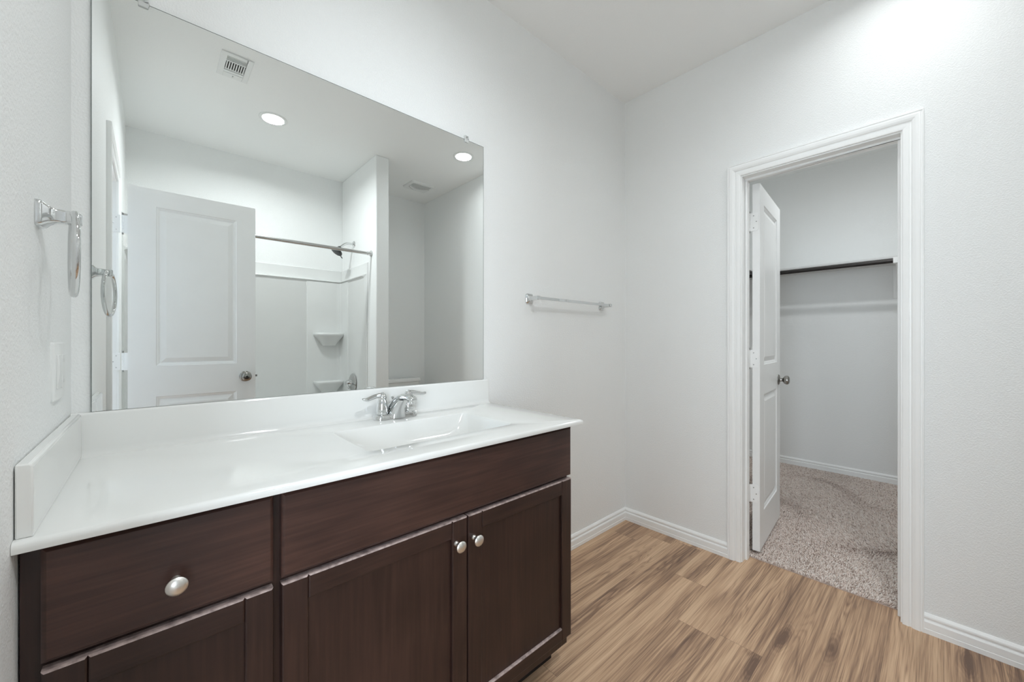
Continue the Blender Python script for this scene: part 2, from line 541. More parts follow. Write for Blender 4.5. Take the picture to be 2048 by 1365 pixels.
struct('trim_3', jamb(DL, DR, 0.0, TW, 0.042, 0.078), M['trim'], 'white jamb and stop lining the closet doorway', 'door jamb', bevel=0.0012)
struct('trim_4', jamb(EL, ER, XW - TW, XW, XW - 0.078, XW - 0.042), M['trim'], 'white jamb and stop lining the bathroom entry, seen in the mirror', 'door jamb', bevel=0.0012)

BASE = [(0.0, 0.0), (0.015, 0.0), (0.015, 0.0185), (0.0130, 0.0195), (0.0130, 0.0212), (0.0135, 0.0225), (0.0135, 0.046), (0.012, 0.0495), (0.0065, 0.0525), (0.0060, 0.0560),
        (0.0098, 0.0595), (0.0105, 0.064), (0.0095, 0.069), (0.0065, 0.073), (0.004, 0.0765), (0.0, 0.078)]


def base(axis, wall, sgn, a0, a1, m0=0, m1=0):
    """axis 'x' or 'y' the run; wall coordinate; sgn towards the room; m0/m1 = 1 for an inside mitre"""
    def P(a, t, z, mm, s):
        a = a + s * mm * t
        return (a, wall + sgn * t, z) if axis == 'x' else (wall + sgn * t, a, z)
    return MB().rings([[P(a0, t, z, m0, 1) for t, z in BASE], [P(a1, t, z, m1, -1) for t, z in BASE]])


CAO = RV + 0.0625
def bb(name, mb, lab):
    struct(name, mb, M['trim'], lab, 'baseboard', smooth=False)
bb('baseboard_north', base('x', 0, -1, -1.214, 0, 0, 1), 'white baseboard under the towel bar')
bb('baseboard_east', base('y', 0, -1, DL + CAO, 0, 0, 1), 'white baseboard left of the closet doorway')
bb('baseboard_southeast', base('y', 0, -1, YS, DR - CAO, 1, 0), 'white baseboard right of the closet doorway')
bb('baseboard_south', base('x', YS, 1, -0.80, 0, 1, 1), 'white baseboard behind the toilet')
bb('baseboard_partition', base('y', -0.80, 1, YS, -1.81, 1, 0), 'white baseboard on the short wall beside the toilet')
bb('baseboard_west', base('y', XW, 1, EL + CAO, -0.56), 'white baseboard between entry and vanity')
bb('baseboard_closet_east', base('y', CX1, -1, CY0, CY1, 1, 1), 'white baseboard along the closet back wall')
bb('baseboard_closet_north', base('x', CY1, -1, TW, CX1, 0, 1), 'white baseboard along the closet left wall')

# ---------------------------------------------------------------- doors
DT = 0.035


def door_slab(name, Wd, Hd, panels, loc, rz, label):
    mb = MB()
    us = [0] + [panels[0][0], panels[0][1]] + [Wd]
    zs = [0] + sum([[p[2], p[3]] for p in sorted(panels, key=lambda q: q[2])], []) + [Hd]
    for v, s in ((0.0, -1), (-DT, 1)):
        for i in range(len(us) - 1):
            for j in range(len(zs) - 1):
                u0, u1, z0, z1 = us[i], us[i + 1], zs[j], zs[j + 1]
                if i == 1 and j % 2 == 1:
                    rings = []
                    for ins, dep in ((0, 0), (0.003, 0.0050), (0.010, 0.0072), (0.0155, 0.0110), (0.0200, 0.0110), (0.0440, 0.0030)):
                        a = (u1 - u0) / 2
                        rings.append([(u0 + ins, v + s * dep, z0 + ins), (u1 - ins, v + s * dep, z0 + ins),
                                      (u1 - ins, v + s * dep, z1 - ins), (u0 + ins, v + s * dep, z1 - ins)])
                    mb.rings(rings, cap0=False, cap1=True)
                else:
                    mb.add([(u0, v, z0), (u1, v, z0), (u1, v, z1), (u0, v, z1)], [(0, 1, 2, 3)])
    for u in (0, Wd):
        for j in range(len(zs) - 1):
            mb.add([(u, 0, zs[j]), (u, -DT, zs[j]), (u, -DT, zs[j + 1]), (u, 0, zs[j + 1])], [(0, 1, 2, 3)])
    for z in (0, Hd):
        for i in range(len(us) - 1):
            mb.add([(us[i], 0, z), (us[i + 1], 0, z), (us[i + 1], -DT, z), (us[i], -DT, z)], [(0, 1, 2, 3)])
    d = obj(name, mb, M['doorp'], angle=12)
    FR[d] = Vector()
    d.location = loc
    d.rotation_euler = (0, 0, rz)
    d['kind'] = 'structure'
    d['label'] = label
    d['category'] = 'door'
    return d


def door_knob(d, u, z, face, sgn, privacy=False, m='pewter'):
    """round knob on the face at y=face, standing out towards sgn*y"""
    org = (u, face, z)
    k = obj('door_knob', MB().lathe([(0.0, 0.0), (0.0125, 0.0), (0.011, 0.012), (0.0105, 0.022), (0.014, 0.027), (0.022, 0.031), (0.0265, 0.038), (0.0278, 0.046),
                                     (0.0265, 0.053), (0.021, 0.058), (0.012, 0.0605), (0.0, 0.061)], org, (0, sgn, 0), 36), M[m], d)
    k['label'] = 'dark round metal knob'
    obj('rose', MB().lathe([(0.033, 0.0), (0.033, 0.003), (0.029, 0.007), (0.018, 0.010), (0.012, 0.0105)], org, (0, sgn, 0), 36), M[m], k)
    if privacy:
        obj('lock_hole', MB().lathe([(0.0055, 0.0600), (0.0055, 0.0622), (0.004, 0.0626)], org, (0, sgn, 0), 20), M['black'], k)
    return k


def hinge(d, z0, z1, jamb_side=False):
    h = z1 - z0
    if not jamb_side:
        pts = [(0.013, 0), (-0.010, 0)] + [(-0.019 + 0.010 * sin(g) * 1.0 - 0.0, 0.010 - 0.010 * cos(g)) for g in ()]
        # leaf outline in (y, z): square at the knuckle, rounded at the far corners
        out = [(0.014, z0), (-0.018, z0)]
        for k in range(7):
            g = -pi / 2 + pi / 2 * k / 6
            out.append((-0.018 - 0.010 * cos(g), z0 + 0.010 + 0.010 * sin(g)))
        for k in range(7):
            g = pi / 2 * k / 6
            out.append((-0.018 - 0.010 * cos(g), z1 - 0.010 + 0.010 * sin(g)))
        out += [(-0.018, z1), (0.014, z1)]
        leaf = MB().prism(out, lambda p, a: (a, p[0], p[1]), -0.0025, -0.0002)
        hg = obj('hinge', leaf, M['trim'], d)
        s = MB()
        for yy, zz in ((-0.006, z0 + 0.016), (-0.019, z0 + h / 2), (-0.006, z1 - 0.016)):
            s.lathe([(0.0032, 0), (0.0032, 0.0008), (0.0, 0.0009)], (-0.0025, yy, zz), (-1, 0, 0), 12)
        obj('screws', s, M['screw'], hg)
        b = MB()
        n = 5
        for k in range(n):
            b.cyl((-0.004, 0.014, z0 + h * k / n + 0.0006), (-0.004, 0.014, z0 + h * (k + 1) / n - 0.0006), 0.0052, 14)
        obj('knuckle', b, M['trim'], hg)
        p = MB().cyl((-0.004, 0.014, z1), (-0.004, 0.014, z1 + 0.011), 0.0045, 14).cyl((-0.004, 0.014, z0 - 0.009), (-0.004, 0.014, z0), 0.0042, 14)
        obj('pin', p, M['pewter'], hg)
    else:
        leaf = MB().box(-0.066, -0.030, -0.0375, -0.0353, z0, z1)
        hg = obj('hinge', leaf, M['trim'], d, bevel=0.0006)
        b = MB()
        n = 5
        for k in range(n):
            b.cyl((-0.020, -0.031, z0 + h * k / n + 0.0006), (-0.020, -0.031, z0 + h * (k + 1) / n - 0.0006), 0.0052, 14)
        b.box(-0.020, -0.0002, -0.0335, -0.0315, z0, z1)
        obj('knuckle', b, M['trim'], hg)
        s = MB()
        for xx, zz in ((-0.046, z0 + 0.016), (-0.058, z0 + h / 2), (-0.046, z1 - 0.016)):
            s.lathe([(0.0032, 0), (0.0032, 0.0008), (0.0, 0.0009)], (xx, -0.0353, zz), (0, 1, 0), 12)
        obj('screws', s, M['screw'], hg)
        p = MB().cyl((-0.020, -0.031, z1), (-0.020, -0.031, z1 + 0.011), 0.0045, 14).cyl((-0.020, -0.031, z0 - 0.009), (-0.020, -0.031, z0), 0.0042, 14)
        obj('pin', p, M['pewter'], hg)
    return hg


PAN = [(0.105, 0.492, 1.010, 1.905), (0.105, 0.492, 0.195, 0.845)]
d1 = door_slab('door_1', 0.597, 2.000, PAN, (0.122, -0.7125, 0.030), radians(4.6), 'white two-panel closet door standing open into the closet')
door_knob(d1, 0.537, 0.895, -DT, -1)
door_knob(d1, 0.537, 0.895, 0.0, 1)
for z0, z1 in ((1.745, 1.843), (0.998, 1.094), (0.262, 0.358)):
    hinge(d1, z0, z1)
d2 = door_slab('door_2', 0.592, 2.018, [(0.115, 0.492, 1.020, 1.920), (0.115, 0.492, 0.195, 0.846)], (-2.402, -1.600, 0.012), 0.0,
               'white two-panel entry door swung open, seen in the mirror')
door_knob(d2, 0.538, 0.937, 0.0, 1, privacy=True)
door_knob(d2, 0.538, 0.937, -DT, -1)
obj('latch', MB().box(0.5922, 0.5932, -0.030, -0.005, 0.908, 0.966).box(0.593, 0.604, -0.023, -0.012, 0.931, 0.943), M['pewter'], d2)
for z0, z1 in ((1.755, 1.853), (1.0, 1.096), (0.262, 0.358)):
    hinge(d2, z0, z1, True)

# ---------------------------------------------------------------- vanity cabinet
ZT = 0.8935          # counter top surface
CB = 0.8755          # underside of the counter
XL, XR = -2.4445, -1.214
YF = -0.511
van = thing('vanity_cabinet', 'dark espresso wood vanity cabinet under the white sink counter', 'cabinet', ((XL + XR) / 2, -0.26, 0))
bd = MB()
bd.box(XL, XL + 0.016, YF + 0.018, -0.016, 0.10, CB).box(XR - 0.016, XR, YF + 0.018, -0.016, 0.10, CB).box(XR - 0.016, XR, -0.4215, -0.016, 0.0, 0.10)
bd.box(XL + 0.016, XR - 0.016, YF + 0.018, -0.016, 0.10, 0.116).box(XL + 0.016, XR - 0.016, -0.028, -0.016, 0.116, CB)
obj('body', bd, M['wood_z'], van, smooth=False)
ff = MB()
ff.box(XL, -2.395, YF, YF + 0.018, 0.10, CB).box(XR - 0.03, XR, YF, YF + 0.018, 0.10, CB).box(-2.145, -2.095, YF, YF + 0.018, 0.10, CB)
for z0, z1 in ((0.10, 0.145), (0.685, 0.715), (0.85, CB)):
    ff.box(-2.395, -2.145, YF, YF + 0.018, z0, z1).box(-2.095, XR - 0.03, YF, YF + 0.018, z0, z1)
obj('face_frame', ff, M['wood_z'], van, bevel=0.0008)
obj('toe_kick', MB().box(XL, XR - 0.0, -0.438, -0.422, 0, 0.0995), M['dark'], van, bevel=0.002)


def slab_front(x0, x1, z0, z1):
    """drawer front with a softly bevelled edge"""
    e = 0.006
    rings = []
    for ins, y in ((0, YF - 0.0008), (0, YF - 0.0150), (0.0015, YF - 0.0168), (e, YF - 0.0195)):
        rings.append([(x0 + ins, y, z0 + ins), (x1 - ins, y, z0 + ins), (x1 - ins, y, z1 - ins), (x0 + ins, y, z1 - ins)])
    return MB().rings(rings)


def board(x0, x1, z0, z1):
    e = 0.0032
    ya, yb = YF - 0.0008, YF - 0.0195
    rings = []
    for ins, y in ((0, ya), (0, yb + e), (e * 0.35, yb + e * 0.35), (e, yb)):
        rings.append([(x0 + ins, y, z0 + ins), (x1 - ins, y, z0 + ins), (x1 - ins, y, z1 - ins), (x0 + ins, y, z1 - ins)])
    return MB().rings(rings)


def shaker(x0, x1, z0, z1, f=0.049, fb=0.042):
    """flat-panel cabinet door: the panel carries its two stiles and two rails"""
    p = obj('door', MB().box(x0 + f - 0.004, x1 - f + 0.004, YF - 0.0105, YF - 0.003, z0 + fb - 0.004, z1 - f + 0.004), M['wood_z'], van, smooth=False)
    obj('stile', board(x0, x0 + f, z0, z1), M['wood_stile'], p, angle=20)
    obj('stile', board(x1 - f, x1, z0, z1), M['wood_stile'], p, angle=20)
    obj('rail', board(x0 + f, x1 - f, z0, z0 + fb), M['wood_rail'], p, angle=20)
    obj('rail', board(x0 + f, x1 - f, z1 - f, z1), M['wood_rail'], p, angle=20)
    return p


def knob(x, z, par):
    prof = [(0.0, 0.0), (0.0075, 0.0), (0.0068, 0.003), (0.0045, 0.006), (0.0048, 0.010), (0.0072, 0.013), (0.0074, 0.0155), (0.0060, 0.018), (0.0066, 0.0195),
            (0.0125, 0.0215), (0.0152, 0.0240), (0.0150, 0.0260), (0.0128, 0.0283), (0.0080, 0.0303), (0.0, 0.0312)]
    k = obj('knob', MB().lathe(prof, (x, YF - 0.0195, z), (0, -1, 0), 32), M['nickel'], par)
    k['label'] = 'satin nickel mushroom knob'


dr = obj('drawer', slab_front(-2.4225, -2.1275, 0.7015, 0.8705), M['wood_x'], van, angle=20)
knob(-2.2725, 0.7655, dr)
dd = shaker(-2.4225, -2.1275, 0.139, 0.6905, f=0.047)
dd['label'] = 'narrow flat-panel door below the drawer'
knob(-2.398, 0.40, dd)
fp = obj('false_drawer_front', slab_front(-2.1135, -1.2125, 0.7015, 0.8705), M['wood_x'], van, angle=20)
fp['label'] = 'long plain false drawer front without a knob'
dl_ = shaker(-2.1135, -1.6625, 0.139, 0.6905)
knob(-1.6995, 0.6275, dl_)
dr_ = shaker(-1.6595, -1.2125, 0.139, 0.6905)
knob(-1.6405, 0.6245, dr_)

# ---------------------------------------------------------------- counter with integral bowl
top = thing('vanity_countertop', 'glossy white counter with moulded rectangular sink and backsplash', 'countertop', (-1.80, -0.28, CB))
cx0, cx1, cy0, cy1 = XW + 0.0005, -1.170, -0.550, -0.001
bx0, bx1, by0, by1 = -1.900, -1.398, -0.437, -0.150
bcx, bcy, bw, bh = (bx0 + bx1) / 2, (by0 + by1) / 2, bx1 - bx0, by1 - by0
NQ = 10


def ring_basin(l, r_, f_, bk, z, rad):
    x0, x1, y0, y1 = bx0 + l, bx1 - r_, by0 + f_, by1 - bk
    return [(x, y, z) for x, y in rrect((x0 + x1) / 2, (y0 + y1) / 2, x1 - x0, y1 - y0, rad, NQ)]


rim = ring_basin(0, 0, 0, 0, ZT, 0.020)


def outer_ring(x0, x1, y0, y1, z):
    out = []
    for (px, py, _) in rim:
        dx, dy = px - bcx, py - bcy
        ts = []
        if abs(dx) > 1e-9:
            ts.append(((x1 if dx > 0 else x0) - bcx) / dx)
        if abs(dy) > 1e-9:
            ts.append(((y1 if dy > 0 else y0) - bcy) / dy)
        tt = min(ts)
        out.append([bcx + dx * tt, bcy + dy * tt, z])
    # snap nearest samples to the four corners
    for cx_, cy_ in ((x0, y0), (x0, y1), (x1, y0), (x1, y1)):
        k = min(range(len(out)), key=lambda i: (out[i][0] - cx_) ** 2 + (out[i][1] - cy_) ** 2)
        out[k] = [cx_, cy_, z]
    return [tuple(p) for p in out]


e = 0.0055
rings = [outer_ring(cx0, cx1 - 0.004, cy0 + 0.006, cy1, CB), outer_ring(cx0, cx1 - 0.0005, cy0 + 0.001, cy1, CB + 0.002),
         outer_ring(cx0, cx1, cy0, cy1, CB + 0.008), outer_ring(cx0, cx1 - 0.0006, cy0 + 0.0006, cy1, ZT - 0.005),
         outer_ring(cx0, cx1 - 0.0028, cy0 + 0.0028, cy1, ZT - 0.0015), outer_ring(cx0, cx1 - e - 0.002, cy0 + e + 0.002, cy1, ZT), rim]
mb = MB().rings(rings, cap0=False, cap1=False)
bow = [rim, ring_basin(.0015, .0015, .0015, .0015, ZT - .0006, .020), ring_basin(.004, .004, .003, .003, ZT - .003, .022), ring_basin(.009, .007, .006, .005, ZT - .010, .025),
       ring_basin(.022, .014, .012, .009, ZT - .026, .032), ring_basin(.045, .026, .020, .016, ZT - .048, .042), ring_basin(.075, .042, .032, .028, ZT - .070, .055),
       ring_basin(.110, .068, .050, .048, ZT - .088, .065), ring_basin(.150, .110, .076, .076, ZT - .098, .062), ring_basin(.205, .180, .110, .110, ZT - .103, .030)]
mb.rings(bow, cap0=False, cap1=True)
obj('counter_and_sink', mb, M['marble'], top, angle=50)
obj('drain', MB().lathe([(0.028, 0), (0.028, 0.002), (0.022, 0.0035), (0.017, 0.0015), (0.0, 0.003)], (bcx + 0.012, bcy, ZT - 0.1035), (0, 0, 1), 32), M['chrome'], top)
BSP = [(-0.001, ZT), (-0.036, ZT), (-0.029, ZT + 0.0012), (-0.0245, ZT + 0.0045), (-0.0215, ZT + 0.010), (-0.0205, ZT + 0.018), (-0.0195, 0.9925), (-0.0185, 0.9960), (-0.0155, 0.9985), (-0.001, 0.9985)]
obj('backsplash', MB().prism(BSP, lambda p, a: (a, p[0], p[1]), cx0, -1.1735), M['marble'], top, angle=40)
SSP = [(-0.001, ZT), (-0.0185, ZT), (-0.0180, 0.9950), (-0.0150, 0.9985), (-0.001, 0.9985)]
obj('side_splash', MB().prism(SSP, lambda p, a: (XW - p[0] + 0.0005, a, p[1]), -0.536, -0.0200), M['marble'], top, bevel=0.0022)

# ---------------------------------------------------------------- faucet
FX, FY = -1.648, -0.068
fa = thing('faucet', 'chrome two-handle sink faucet behind the basin', 'faucet', (FX, FY, ZT))
pl = [rrect(FX, FY, w, d, min(w, d) / 2 - 0.0005, 8) for w, d in ((0.164, 0.054), (0.164, 0.054), (0.158, 0.049), (0.146, 0.040))]
mb = MB().rings([[(x, y, z) for x, y in r] for r, z in zip(pl, (ZT + 0.0004, ZT + 0.006, ZT + 0.015, ZT + 0.0185))])
obj('base_plate', mb, M['chrome'], fa)
for s in (-1, 1):
    hx = FX + s * 0.0508
    hub = obj('handle', MB().lathe([(0.0190, 0.0), (0.0200, 0.002), (0.0205, 0.012), (0.0196, 0.028), (0.0172, 0.044), (0.0145, 0.052), (0.0145, 0.055), (0.0158, 0.058),
                                    (0.0156, 0.064), (0.0132, 0.070), (0.0100, 0.0735), (0.006, 0.0745), (0.005, 0.0775), (0.0, 0.0785)],
                                   (hx, FY, ZT + 0.0185), (0, 0, 1), 32), M['chrome'], fa)
    zb = ZT + 0.0185 + 0.066
    dirx, diry = (s * 0.985, -0.17 if s < 0 else 0.06)
    pts, rad = [], []
    for k, (u, dz, ra, rb) in enumerate([(0.006, 0.002, 0.0090, 0.0090), (0.016, 0.002, 0.0085, 0.0085), (0.028, 0.0005, 0.0085, 0.0078), (0.041, -0.0025, 0.0092, 0.0074),
                                         (0.053, -0.0055, 0.0102, 0.0070), (0.063, -0.0070, 0.0104, 0.0064), (0.071, -0.0055, 0.0092, 0.0052), (0.0755, -0.0035, 0.0055, 0.0034)]):
        pts.append((hx + dirx * u, FY + diry * u, zb + dz))
        rad.append((ra, rb))
    lv = obj('lever', MB().tube(pts, rad, 18), M['chrome'], hub)
sw = [(0.018, 0.014, .0330, .0180), (0.013, 0.028, .0300, .0165), (0.004, 0.045, .0260, .0155), (-0.012, 0.061, .0220, .0145), (-0.036, 0.074, .0190, .0132),
      (-0.064, 0.0815, .0170, .0120), (-0.092, 0.0840, .0160, .0112), (-0.116, 0.0830, .0155, .0108), (-0.131, 0.0805, .0148, .0104), (-0.1370, 0.0785, .0125, .0086), (-0.1385, 0.0780, .0090, .0060)]
sp = MB().tube([(FX, FY + a, ZT + z) for a, z, _, _ in sw], [(ra, rb) for _, _, ra, rb in sw], 28, up=(0, 0.3, 1))
# body under the arch: it fills in towards the deck, wide at the foot
sp.rings([[(x, y, z) for x, y in rrect(FX, FY + yc, w, d, min(w, d) / 2 - 0.001, 8)] for yc, w, d, z in
          ((-0.006, 0.070, 0.056, ZT + 0.004), (-0.008, 0.064, 0.055, ZT + 0.018), (-0.017, 0.052, 0.054, ZT + 0.036), (-0.032, 0.042, 0.052, ZT + 0.054), (-0.054, 0.034, 0.050, ZT + 0.072))])
spo = obj('spout', sp, M['chrome'], fa, angle=50)
obj('aerator', MB().lathe([(0.0095, 0.0), (0.0100, 0.010), (0.0095, 0.018)], (FX, FY - 0.122, ZT + 0.0635), (0, 0, 1), 24), M['chrome'], spo)
obj('lift_rod', MB().cyl((FX, FY + 0.026, ZT + 0.016), (FX, FY + 0.026, ZT + 0.068), 0.0022, 12).lathe([(0.003, 0), (0.0052, 0.004), (0.0052, 0.007), (0.002, 0.010)], (FX, FY + 0.026, ZT + 0.066), (0, 0, 1), 16), M['chrome'], fa)

# ---------------------------------------------------------------- mirror
mi = thing('wall_mirror', 'large frameless wall mirror above the vanity counter', 'mirror', (-1.80, -0.003, 1.0))
obj('glass', MB().box(-2.412, -1.193, -0.0060, -0.0005, 0.9995, 2.054), M['mirror'], mi, smooth=False)
eg = MB()
eg.box(-1.1930, -1.1915, -0.0062, -0.0005, 0.9995, 2.0555).box(-2.4135, -2.412, -0.0062, -0.0005, 0.9995, 2.0555).box(-2.412, -1.193, -0.0062, -0.0005, 2.054, 2.0555)
obj('cut_edge', eg, plain('dark cut glass edge', (0.16, 0.18, 0.17), rough=0.25, vary=0.1), mi, smooth=False)
for cxm in (-2.320, -1.288):
    c = obj('clip', MB().box(cxm - 0.010, cxm + 0.010, -0.0105, -0.0005, 2.0557, 2.072).box(cxm - 0.010, cxm + 0.010, -0.0105, -0.0064, 2.043, 2.0557), M['clear'], mi, bevel=0.002)
    obj('screw', MB().lathe([(0.004, 0), (0.004, 0.0015), (0.001, 0.0026)], (cxm, -0.0105, 2.064), (0, -1, 0), 16), M['screw'], c)

# ---------------------------------------------------------------- towel ring (left wall)
RY, RZ = -0.380, 1.388
tr = thing('towel_ring', 'chrome towel ring on the left wall beside the mirror', 'towel ring', (XW, RY, RZ))
pr = []
for w, x in ((0.044, 0.0), (0.044, 0.005), (0.040, 0.009), (0.030, 0.014), (0.023, 0.022), (0.021, 0.034), (0.022, 0.049), (0.017, 0.052)):
    pr.append([(XW + x, p[0], p[1]) for p in rrect(RY, RZ, w, w, w * 0.16, 4)])
obj('mount', MB().rings(pr), M['chrome'], tr, angle=30)
R0 = 0.0700
obj('ring', MB().tube([(XW + 0.0430 - R0 * 0.139 * sin(g), RY - 0.010 + R0 * 0.99 * sin(g), RZ + 0.006 - R0 + R0 * cos(g)) for g in [2 * pi * k / 64 for k in range(64)]], 0.0052, 16, up=(1, 0, 0), closed=True),
    M['chrome'], tr)

# ---------------------------------------------------------------- towel bar
tb = thing('towel_bar', 'short chrome towel bar on the wall right of the mirror', 'towel bar', (-0.59, 0, 1.387))
BZ = 1.387
for bx in (-0.895, -0.270):
    pr = []
    for w, h, y in ((0.050, 0.050, 0.0), (0.050, 0.050, 0.006), (0.043, 0.043, 0.010), (0.026, 0.026, 0.016), (0.021, 0.021, 0.026), (0.020, 0.020, 0.070), (0.016, 0.016, 0.074)):
        pr.append([(p[0], -y, p[1]) for p in rrect(bx, BZ, w, h, w * 0.18, 4)])
    obj('post', MB().rings(pr), M['chrome'], tb, angle=30)
obj('bar', MB().box(-0.884, -0.281, -0.069, -0.055, BZ - 0.007, BZ + 0.007), M['chrome'], tb, bevel=0.001)

# ---------------------------------------------------------------- electrical plate on the left wall
sp_ = thing('switch_plate', 'white two-gang wall plate on the left wall above the side splash', 'wall plate', (XW, -0.203, 1.112))
obj('plate', MB().rings([[(XW + x, p[0], p[1]) for p in rrect(-0.203, 1.112, 0.117 - i, 0.117 - i, 0.006, 4)] for x, i in ((0, 0), (0.003, 0), (0.0058, 0.006))]), M['plastic'], sp_)
ob = obj('outlet', MB().box(XW + 0.0058, XW + 0.0085, -0.203 + 0.0065, -0.203 + 0.0395, 1.112 - 0.0335, 1.112 + 0.0335), M['plastic'], sp_, bevel=0.001)
for zz in (1.112 - 0.021, 1.112 + 0.021):
    for dy in (-0.0062, 0.0062):
        obj('slot', MB().box(XW + 0.0085, XW + 0.0086, -0.180 + dy - 0.0006, -0.180 + dy + 0.0006, zz - 0.0035, zz + 0.0035), M['greyvent'], ob)
pr = [(XW + 0.0058, 1.0785), (XW + 0.0072, 1.0785), (XW + 0.0105, 1.112), (XW + 0.0085, 1.1455), (XW + 0.0058, 1.1455)]
obj('rocker', MB().prism(pr, lambda p, a: (p[0], a, p[1]), -0.203 - 0.0395, -0.203 - 0.0065), M['plastic'], sp_, bevel=0.0006)

# ---------------------------------------------------------------- recessed ceiling lamps
def can(x, y, label, w):
    t = thing('recessed_light', label, 'ceiling light', (x, y, H), 'recessed ceiling lights')
    obj('trim_ring', MB().lathe([(0.068, 0.0), (0.068, 0.0035), (0.074, 0.006), (0.082, 0.0055), (0.088, 0.002), (0.088, 0.0)], (x, y, H), (0, 0, -1), 48), M['plastic'], t)
    obj('lens', MB().lathe([(0.0675, 0.0003), (0.0675, 0.0022), (0.05, 0.0028), (0.0, 0.003)], (x, y, H), (0, 0, -1), 48), M['lens'], t)
    l = bpy.data.lights.new('lamp', 'AREA')
    l.shape = 'DISK'
    l.size = 0.13
    l.energy = w
    l.color = (0.945, 0.985, 1.0)
    l.spread = radians(160)
    lo = bpy.data.objects.new('lamp', l)
    COL.objects.link(lo)
    lo.parent = t
    lo.location = (0, 0, -0.0065)
    return t


can(-1.672, -1.787, 'lit recessed ceiling light seen in the middle of the mirror', CAN1_W)
can(-0.350, -1.345, 'lit recessed ceiling light seen at the top right corner of the mirror', CAN2_W)
can(-1.700, -0.720, 'lit recessed ceiling light over the vanity, out of the frame', CAN3_W)

# closet ceiling lamp (out of the frame; throws the shelf's shadow)
cl = thing('closet_light', 'round flush closet ceiling light above the doorway, out of sight', 'ceiling light', (0.95, -1.15, H))
obj('canopy', MB().lathe([(0.13, 0), (0.13, 0.012), (0.125, 0.018)], (0.95, -1.15, H), (0, 0, -1), 40), M['plastic'], cl)
obj('diffuser', MB().lathe([(0.120, 0.018), (0.112, 0.040), (0.08, 0.055), (0.0, 0.060)], (0.95, -1.15, H), (0, 0, -1), 40), M['plastic'], cl)
l = bpy.data.lights.new('lamp', 'AREA')
l.shape = 'DISK'
l.size = 0.10
l.energy = CLOSET_W
l.color = (0.945, 0.985, 1.0)
lo = bpy.data.objects.new('lamp', l)
COL.objects.link(lo)
lo.parent = cl
lo.location = (0, 0, -0.066)

# ---------------------------------------------------------------- ceiling register and exhaust fan
vx, vy = -1.953, -1.331
hv = thing('ceiling_vent', 'white ceiling air register with slotted louvers, seen in the mirror', 'vent', (vx, vy, H))
fr = MB()
w2, h2, iw, ih = 0.074, 0.122, 0.046, 0.094
z0, z1 = H - 0.007, H
fr.box(vx - w2, vx - iw, vy - h2, vy + h2, z0, z1).box(vx + iw, vx + w2, vy - h2, vy + h2, z0, z1)
fr.box(vx - iw, vx + iw, vy - h2, vy - ih, z0, z1).box(vx - iw, vx + iw, vy + ih, vy + h2, z0, z1)
fr.box(vx - iw, vx + iw, vy + 0.042, vy + 0.050, z0, z1).box(vx - iw, vx + iw, vy - 0.042, vy - 0.034, z0, z1)
obj('frame', fr, M['plastic'], hv, bevel=0.0015)
obj('duct_shade', MB().box(vx - iw, vx + iw, vy - ih, vy + ih, H - 0.0012, H - 0.0002), M['duct_dark'], hv, smooth=False)  # dark sheet under the ceiling paints the shade inside the duct
lv = MB()
for k in range(8):
    xx = vx - iw + 0.006 + (2 * iw - 0.012) * k / 7
    lv.box(xx - 0.0026, xx + 0.0026, vy - 0.034, vy + 0.042, H - 0.009, H - 0.003)
obj('louvers', lv, M['plastic'], hv, smooth=False)
lv = MB()
for k in range(4):
    yy = vy + 0.0555 + 0.0118 * k
    lv.box(vx - iw, vx + iw, yy - 0.0017, yy + 0.0017, H - 0.009, H - 0.003)
obj('louvers', lv, M['plastic'], hv, smooth=False)
lv = MB()
for k in range(4):
    yy = vy - 0.046 - 0.0120 * k
    lv.box(vx - iw, vx + iw, yy - 0.0105, yy - 0.0005, H - 0.009 + 0.001 * (k % 2), H - 0.004)
obj('louvers', lv, M['plastic'], hv, smooth=False)
obj('damper_lever', MB().box(vx - 0.002, vx + 0.002, vy - 0.104, vy - 0.088, H - 0.014, H - 0.007), M['plastic'], hv)

fx, fy = -0.310, -2.182
ef = thing('exhaust_fan', 'white ceiling exhaust fan grille above the toilet, seen in the mirror', 'exhaust fan', (fx, fy, H))
obj('housing_cover', MB().rings([[(p[0], p[1], z) for p in rrect(fx, fy, w, d, 0.02, 5)] for w, d, z in ((0.25, 0.21, H), (0.25, 0.21, H - 0.006), (0.236, 0.196, H - 0.014), (0.222, 0.182, H - 0.016))]), M['plastic'], ef)


def lens_poly(x0, x1, yb, bow, n=16, yflat=None):
    pts = []
    for k in range(n + 1):
        x = x0 + (x1 - x0) * k / n
        u = 2 * k / n - 1
        pts.append((x, yb - bow * (1 - u * u)))
    if yflat is not None:
        pts += [(x1, yflat), (x0, yflat)]
    return pts


g1 = lens_poly(fx - 0.098, fx + 0.098, fy + 0.030, 0.055, yflat=fy + 0.078)
obj('grille', MB().prism(g1, lambda p, a: (p[0], p[1], a), H - 0.0175, H - 0.0155), M['greyvent'], ef, smooth=False)
g2 = lens_poly(fx - 0.098, fx + 0.098, fy + 0.006, 0.062) + [(x, y) for x, y in reversed([(p[0], p[1] - 0.020) for p in lens_poly(fx - 0.098, fx + 0.098, fy - 0.004, 0.052)])]
obj('grille', MB().prism(g2, lambda p, a: (p[0], p[1], a), H - 0.0175, H - 0.0155), M['greyvent'], ef, smooth=False)
up_ = lens_poly(fx - 0.104, fx + 0.104, fy + 0.030, 0.055)
lo_ = lens_poly(fx - 0.104, fx + 0.104, fy + 0.006, 0.062)
obj('arched_bar', MB().prism(up_ + list(reversed(lo_)), lambda p, a: (p[0], p[1], a), H - 0.026, H - 0.0155), M['plastic'], ef, bevel=0.002)

